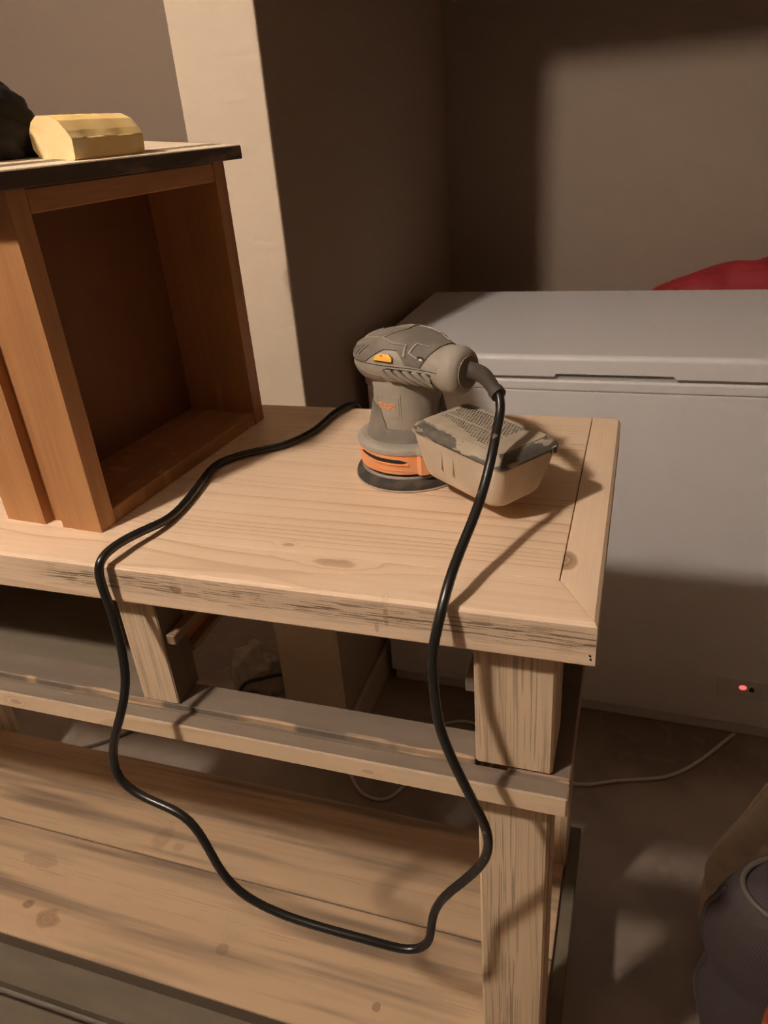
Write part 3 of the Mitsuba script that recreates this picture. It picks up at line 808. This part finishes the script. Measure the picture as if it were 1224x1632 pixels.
# dust box
Lr, Br, Rr, Fr = np.array([-0.195, 0.191, 0.0755]), np.array([-0.1540, 0.2505, 0.0755]), np.array([-0.0540, 0.1835, 0.0685]), np.array([-0.0985, 0.1255, 0.0685])
cx = ((Rr + Fr) - (Lr + Br)) / 2
BL = np.linalg.norm(cx) + 0.009
cx /= np.linalg.norm(cx)
cyv = ((Br + Rr) - (Lr + Fr)) / 2
BW = np.linalg.norm(cyv) + 0.008
cyv = cyv - cx * (cyv @ cx)
cyv /= np.linalg.norm(cyv)
czv = np.cross(cx, cyv)
RB = np.stack([cx, cyv, czv], 1)
OB = (Lr + Br + Rr + Fr) / 4 + np.array([0.002, -0.001, -0.0025])


def rrect(l, w, r, n=8):
    p = np.array(sbox(-l / 2, -w / 2, l / 2, w / 2).buffer(-r).buffer(r, quad_segs=n).exterior.coords)[:-1]
    return p if Polygon(p).exterior.is_ccw else p[::-1]


def loft_rect(rows):
    return grid_mesh(np.array([np.c_[rrect(l, w, r), np.full(36, z)] + [dx, 0, 0] for l, w, r, z, dx in rows]))


def bput(name, mesh, bs, **k):
    return put(SN + '__' + name, xf(mesh, RB, OB), bs, **k)


nq = len(rrect(0.1, 0.07, 0.01))


def loft_rect(rows):
    return grid_mesh(np.array([np.c_[rrect(l, w, r) + [dx, 0], np.full(nq, z)] for l, w, r, z, dx in rows]))


HB = 0.0485
bput('dust_box', loft_rect([(BL * 0.74, BW * 0.68, 0.012, -HB, 0), (BL * 0.79, BW * 0.74, 0.014, -HB + 0.0013, 0), (BL * 0.845, BW * 0.82, 0.015, -HB + 0.006, 0), (BL * 0.92, BW * 0.90, 0.014, -0.024, 0),
                            (BL * 0.985, BW * 0.97, 0.011, -0.002, 0), (BL * 0.985, BW * 0.97, 0.011, 0.000, 0)]), 'dust_box', smooth=45, label='pale dusty dust box under the handle')
for k in (-0.018, -0.002):
    bput('box_rib', xf(bev((k - 0.0008, -0.0006, -0.030), (k + 0.0008, 0.0008, -0.004), 0.0003), frame(0) @ np.array([[1, 0, 0], [0, 1, 0], [0, 0, 1.0]]), (0, -BW * 0.465, 0)), 'dust_box')
lid = bput('box_lid', loft_rect([(BL, BW, 0.010, -0.001, 0), (BL + 0.001, BW + 0.001, 0.010, 0.0016, 0), (BL - 0.004, BW - 0.004, 0.011, 0.0055, 0), (BL - 0.017, BW - 0.016, 0.010, 0.0098, 0)]), 'dust_lid', smooth=30, label='black box lid caked with wood dust')
# perforated plate on the lid
pl_l, pl_w = BL - 0.019, BW - 0.018
plate = sbox(-pl_l / 2, -pl_w / 2, pl_l / 2, pl_w / 2).buffer(-0.006).buffer(0.006, quad_segs=4)
holes = []
pit = 0.0036
i = 0
for iy, y in enumerate(np.arange(-pl_w / 2 + 0.004, pl_w / 2 - 0.004, pit * 0.9)):
    for x in np.arange(-pl_l / 2 + 0.006 + (iy % 2) * pit / 2, pl_l / 2 - 0.024, pit):
        if abs(y) < 0.0016 or (y + x * 0.25 < -0.020):
            continue
        holes.append(Polygon([(x + 0.0013 * math.cos(t), y + 0.0013 * math.sin(t)) for t in np.linspace(0, 2 * math.pi, 8, endpoint=False)]))
pm = trimesh.creation.extrude_polygon(plate.difference(union_all(holes)), 0.0014, engine='earcut')
pm.apply_translation((0, 0, 0.0092))
put(lid + '__perforated_plate', xf(pm, RB, OB), 'dust_lid')
fm = trimesh.creation.extrude_polygon(plate.buffer(-0.001), 0.0002, engine='earcut')
fm.apply_translation((0, 0, 0.00983))
put(lid + '__filter', xf(fm, RB, OB), 'vent_dark', label='dark filter seen through the holes')
lt = bev((BL / 2 - 0.0015, -0.0035, -0.004), (BL / 2 + 0.0016, 0.0035, 0.003), 0.0008)
put(lid + '__latch', xf(lt, RB, OB + RB @ np.array([0, BW * 0.36, 0])), 'dust_lid')
# neck joining the box to the skirt
nk = tube(np.array([RS @ np.array([0.040, 0, 0.046]) + O, RS @ np.array([0.052, 0, 0.048]) + O, OB - cx * (BL / 2 - 0.006) - czv * 0.018]), 0.012, 20)
put(SN + '__dust_outlet', nk, 'sander_tan', smooth=40)

# ------------------------------------------------------------------ freezer
FZ = 'chest_freezer'
lab(FZ, 'white chest freezer standing in the alcove with a red indicator light', 'freezer')
fx0, fx1, fy0, fy1 = -0.5126, 0.62, 0.8984, 1.455
RFz = frame(math.radians(-0.7))
OF = np.array([fx0, fy0, 0.0])
FL, FD = fx1 - fx0, fy1 - fy0


def fput(name, mesh, bs, **k):
    return put(FZ + '__' + name, xf(mesh, RFz, OF), bs, **k)


def rounded(lo, hi, r):
    lo, hi = np.array(lo, float), np.array(hi, float)
    s = m3.Manifold.sphere(r, 24)
    return m3.Manifold.batch_hull([s.translate([(lo[0] + r, hi[0] - r)[i], (lo[1] + r, hi[1] - r)[j], (lo[2] + r, hi[2] - r)[k]]) for i in (0, 1) for j in (0, 1) for k in (0, 1)])


def tri(man):
    q = man.to_mesh()
    return trimesh.Trimesh(q.vert_properties[:, :3], q.tri_verts, process=False)


fput('body', tri(rounded((0.004, 0.006, FLOOR + 0.03), (FL - 0.004, FD, -0.1250), 0.006)), 'freezer_white', smooth=30)
fput('body_rim', tri(rounded((0.002, 0.003, -0.1275), (FL - 0.002, FD, -0.1060), 0.005)), 'freezer_white', smooth=30)
fput('base', bev((0.012, 0.012, FLOOR), (FL - 0.012, FD - 0.01, FLOOR + 0.032), 0.003), 'freezer_base')
fput('lid_seal', bev((0.012, 0.010, -0.1065), (FL - 0.012, FD - 0.01, -0.0975), 0.001), 'seal_grey')
lidm = rounded((0, 0, -0.125), (FL, FD + 0.004, -0.058), 0.011)
lidm = lidm - m3.Manifold.cube([FL + 0.1, FD + 0.1, 0.05]).translate([-0.05, -0.05, -0.098 - 0.05])
cut = Polygon([(0.370, -0.11), (0.386, -0.0925), (0.590, -0.0925), (0.606, -0.11)])
cm = trimesh.creation.extrude_polygon(cut, 0.028, engine='earcut')
cm.apply_transform(np.array([[1, 0, 0, 0], [0, 0, 1, -0.006], [0, 1, 0, 0], [0, 0, 0, 1.0]]))
cm.fix_normals()
lidm = lidm - m3.Manifold(m3.Mesh(np.asarray(cm.vertices, np.float32), np.asarray(cm.faces, np.uint32)))
fput('lid', tri(lidm), 'freezer_white', smooth=30, label='white lid with a shallow finger grip')
cpn = fput('control_panel', bev((0.745, 0.003, -0.795), (0.90, 0.0075, -0.745), 0.002), 'panel_grey', label='small grey control panel')
led = trimesh.creation.icosphere(subdivisions=3)
led.vertices = np.asarray(led.vertices) * [0.0075, 0.003, 0.0058]
led.apply_translation((0.794, 0.003, -0.766))
d_ = mikit.ply(xf(led, RFz, OF), 'black_plastic', smooth=True)
d_['emitter'] = {'type': 'area', 'radiance': rgb((0.17, 0.021, 0.017))}
scene[cpn + '__indicator_light'] = d_
lab(cpn + '__indicator_light', 'glowing red indicator light')
kn = trimesh.creation.cylinder(radius=0.005, height=0.006, sections=20, transform=trimesh.transformations.rotation_matrix(math.pi / 2, [1, 0, 0]))
kn.apply_translation((0.811, 0.003, -0.768))
put(cpn + '__knob', xf(kn, RFz, OF), 'black_plastic', label='small black knob')

# red quilted bag behind the freezer
m = trimesh.creation.icosphere(subdivisions=6)
q = np.asarray(m.vertices)
k = 1 + 0.05 * (meshkit.fbm(q * 3 + 2, 3, 5) - 0.5)
k = k + 0.022 * np.abs(np.sin(q[:, 0] * 11 + q[:, 1] * 4 + 2 * meshkit.fbm(q * 3, 2, 1))) + 0.010 * (meshkit.fbm(q * np.array([26, 26, 26]) + 5, 2, 9) - 0.5)
q = np.sign(q) * np.abs(q) ** np.array([0.72, 0.85, 0.85]) * k[:, None] * np.array([0.50, 0.128, 0.450])
q += np.array([0.385, 1.628, FLOOR + 0.425])
q[:, 2] = np.maximum(q[:, 2], FLOOR)
q[:, 1] = np.clip(q[:, 1], 1.475, 1.776)
m.vertices = q
put('red_quilted_bag', m, 'red_quilt', smooth=True, label='red quilted bag wedged behind the white freezer', cat='bag')

# white power cable on the floor
WC = [[0.283, 0.893, -0.897], [0.268, 0.876, -0.899], [0.214, 0.804, -0.899], [0.138, 0.734, -0.899], [0.04, 0.698, -0.899], [-0.04, 0.671, -0.899], [-0.159, 0.727, -0.899], [-0.277, 0.794, -0.899], [-0.327, 0.786, -0.899], [-0.362, 0.747, -0.899],
      [-0.369, 0.639, -0.899], [-0.385, 0.573, -0.899], [-0.409, 0.538, -0.899], [-0.442, 0.533, -0.899], [-0.476, 0.55, -0.899], [-0.52, 0.60, -0.899], [-0.62, 0.62, -0.899]]
put('white_power_cable', tube(spline(WC, 160), 0.0036, 10), 'white_cable', smooth=True, label='thin white power cable curving over the floor from the freezer', cat='cable')

# white bundle under the sideboard, beside the partition end
wb = [lumpy((-0.825, 0.80, FLOOR + 0.055), (0.070, 0.045, 0.075), 2, 0.40, 2.0, 4, flat=FLOOR), ]
put('white_plastic_bag', wb[0], 'white_plastic', smooth=True, label='crumpled white plastic bag on the floor beside the cream wall end', cat='bag')
arc = [(-0.845, 0.735, FLOOR + 0.006), (-0.845, 0.735, FLOOR + 0.04), (-0.82, 0.735, FLOOR + 0.072), (-0.78, 0.74, FLOOR + 0.088), (-0.74, 0.76, FLOOR + 0.090), (-0.71, 0.79, FLOOR + 0.006)]
put('black_cable', tube(spline(arc, 60), 0.005, 10), 'black_plastic', smooth=True, label='black cable looped over the white plastic bag', cat='cable')
rl = lathe([(0.0, 0.0), (0.035, 0.0), (0.04, 0.004), (0.04, 0.12), (0.036, 0.125), (0.0, 0.125)], 40)
put('paper_roll', xf(rl, frame(0.9, 1.35), (-1.43, 0.57, FLOOR + 0.04)), 'white_plastic', smooth=40, label='white paper roll on the floor at the left, under the sideboard', cat='paper roll')
put('grey_cable', tube(spline([(-1.30, 0.46, FLOOR + 0.004), (-1.22, 0.47, FLOOR + 0.004), (-1.13, 0.515, FLOOR + 0.004), (-1.05, 0.60, FLOOR + 0.004), (-1.02, 0.70, FLOOR + 0.004)], 60), 0.004, 8), 'boot_rubber', smooth=True, label='thin dark cable on the floor under the sideboard', cat='cable')

# ------------------------------------------------------------------ mesh bag, canvas and orange shell at the right
MB = 'mesh_bag'
lab(MB, 'dark grey mesh bag with a piped edge standing on the floor at the right', 'bag')
nu, nv = 60, 96
U, V_ = np.meshgrid(np.linspace(0, 1, nu), np.arange(nv) / nv * 2 * np.pi, indexing='ij')
zz = np.interp(U, [0, 0.85, 0.90, 0.95, 1.0], [0, 0.374, 0.388, 0.397, 0.400])
rad = np.interp(zz, [0, 0.02, 0.094, 0.15, 0.183, 0.207, 0.238, 0.286, 0.339, 0.377, 0.40], [0.110, 0.128, 0.146, 0.159, 0.163, 0.160, 0.153, 0.166, 0.162, 0.144, 0.134]) * np.interp(U, [0, 0.85, 0.90, 0.95, 1.0], [1, 1, 0.88, 0.58, 0.05])
wr = (meshkit.fbm(np.stack([np.cos(V_) * 2, np.sin(V_) * 2, U * 3], -1), 3, 6) - 0.5) * 0.008 + 0.003 * np.sin(V_ * 9 + U * 5) * np.clip(U * 3 - 1.7, 0, 1)
rad = rad + wr
MC = np.array([0.320, 0.212, FLOOR])
P = np.stack([rad * np.cos(V_) * 1.0, rad * np.sin(V_) * 0.50, zz], -1) + MC
mm = grid_mesh(P)
uvm = np.vstack([np.stack([V_ / (2 * np.pi), U], -1).reshape(-1, 2), [[0, 0], [0, 1]]])
put(MB + '__body', mm, 'mesh_fabric', smooth=True, uv=uvm)
rim = [(0.132 * math.cos(t), 0.132 * 0.50 * math.sin(t), 0.387) for t in np.linspace(0, 2 * math.pi, 60)]
put(MB + '__rim', tube(np.array(rim) + MC, 0.0036, 8), 'bag_rim', smooth=True)
pip = np.stack([(rad[:, 48] + 0.001) * math.cos(math.pi), 0 * zz[:, 0], zz[:, 0] + 0.0], -1) + MC
put(MB + '__piping', tube(pip[1:51], 0.0035, 8), 'bag_piping', smooth=True)

# canvas sack behind it
m = trimesh.creation.icosphere(subdivisions=5)
q = np.asarray(m.vertices)
k = 1 + 0.22 * (meshkit.fbm(q * 2.2 + 9, 3, 12) - 0.5) + 0.06 * np.abs(np.sin(q[:, 0] * 8 - q[:, 2] * 4))
taper = np.clip(1.0 - 0.55 * (q[:, 2] + 0.1), 0.3, 1.3)[:, None]
q = q * k[:, None] * np.hstack([taper, taper, np.ones_like(taper)]) * np.array([0.105, 0.055, 0.25]) + np.array([0.295, 0.40, FLOOR + 0.21])
q[:, 2] = np.maximum(q[:, 2], FLOOR)
m.vertices = q
put('canvas_sack', m, 'beige_canvas', smooth=True, label='crumpled beige canvas sack standing behind the dark mesh bag', cat='sack')
bk = lathe([(0.0, 0.0), (0.088, 0.0), (0.091, 0.004), (0.107, 0.400), (0.111, 0.402), (0.111, 0.413), (0.105, 0.413), (0.090, 0.01), (0.0, 0.01)], 48)
put('orange_bucket', xf(bk, np.eye(3), (0.293, 0.0, FLOOR)), 'orange_shell', smooth=40, label='orange bucket in the bottom right corner beside the mesh bag', cat='bucket')
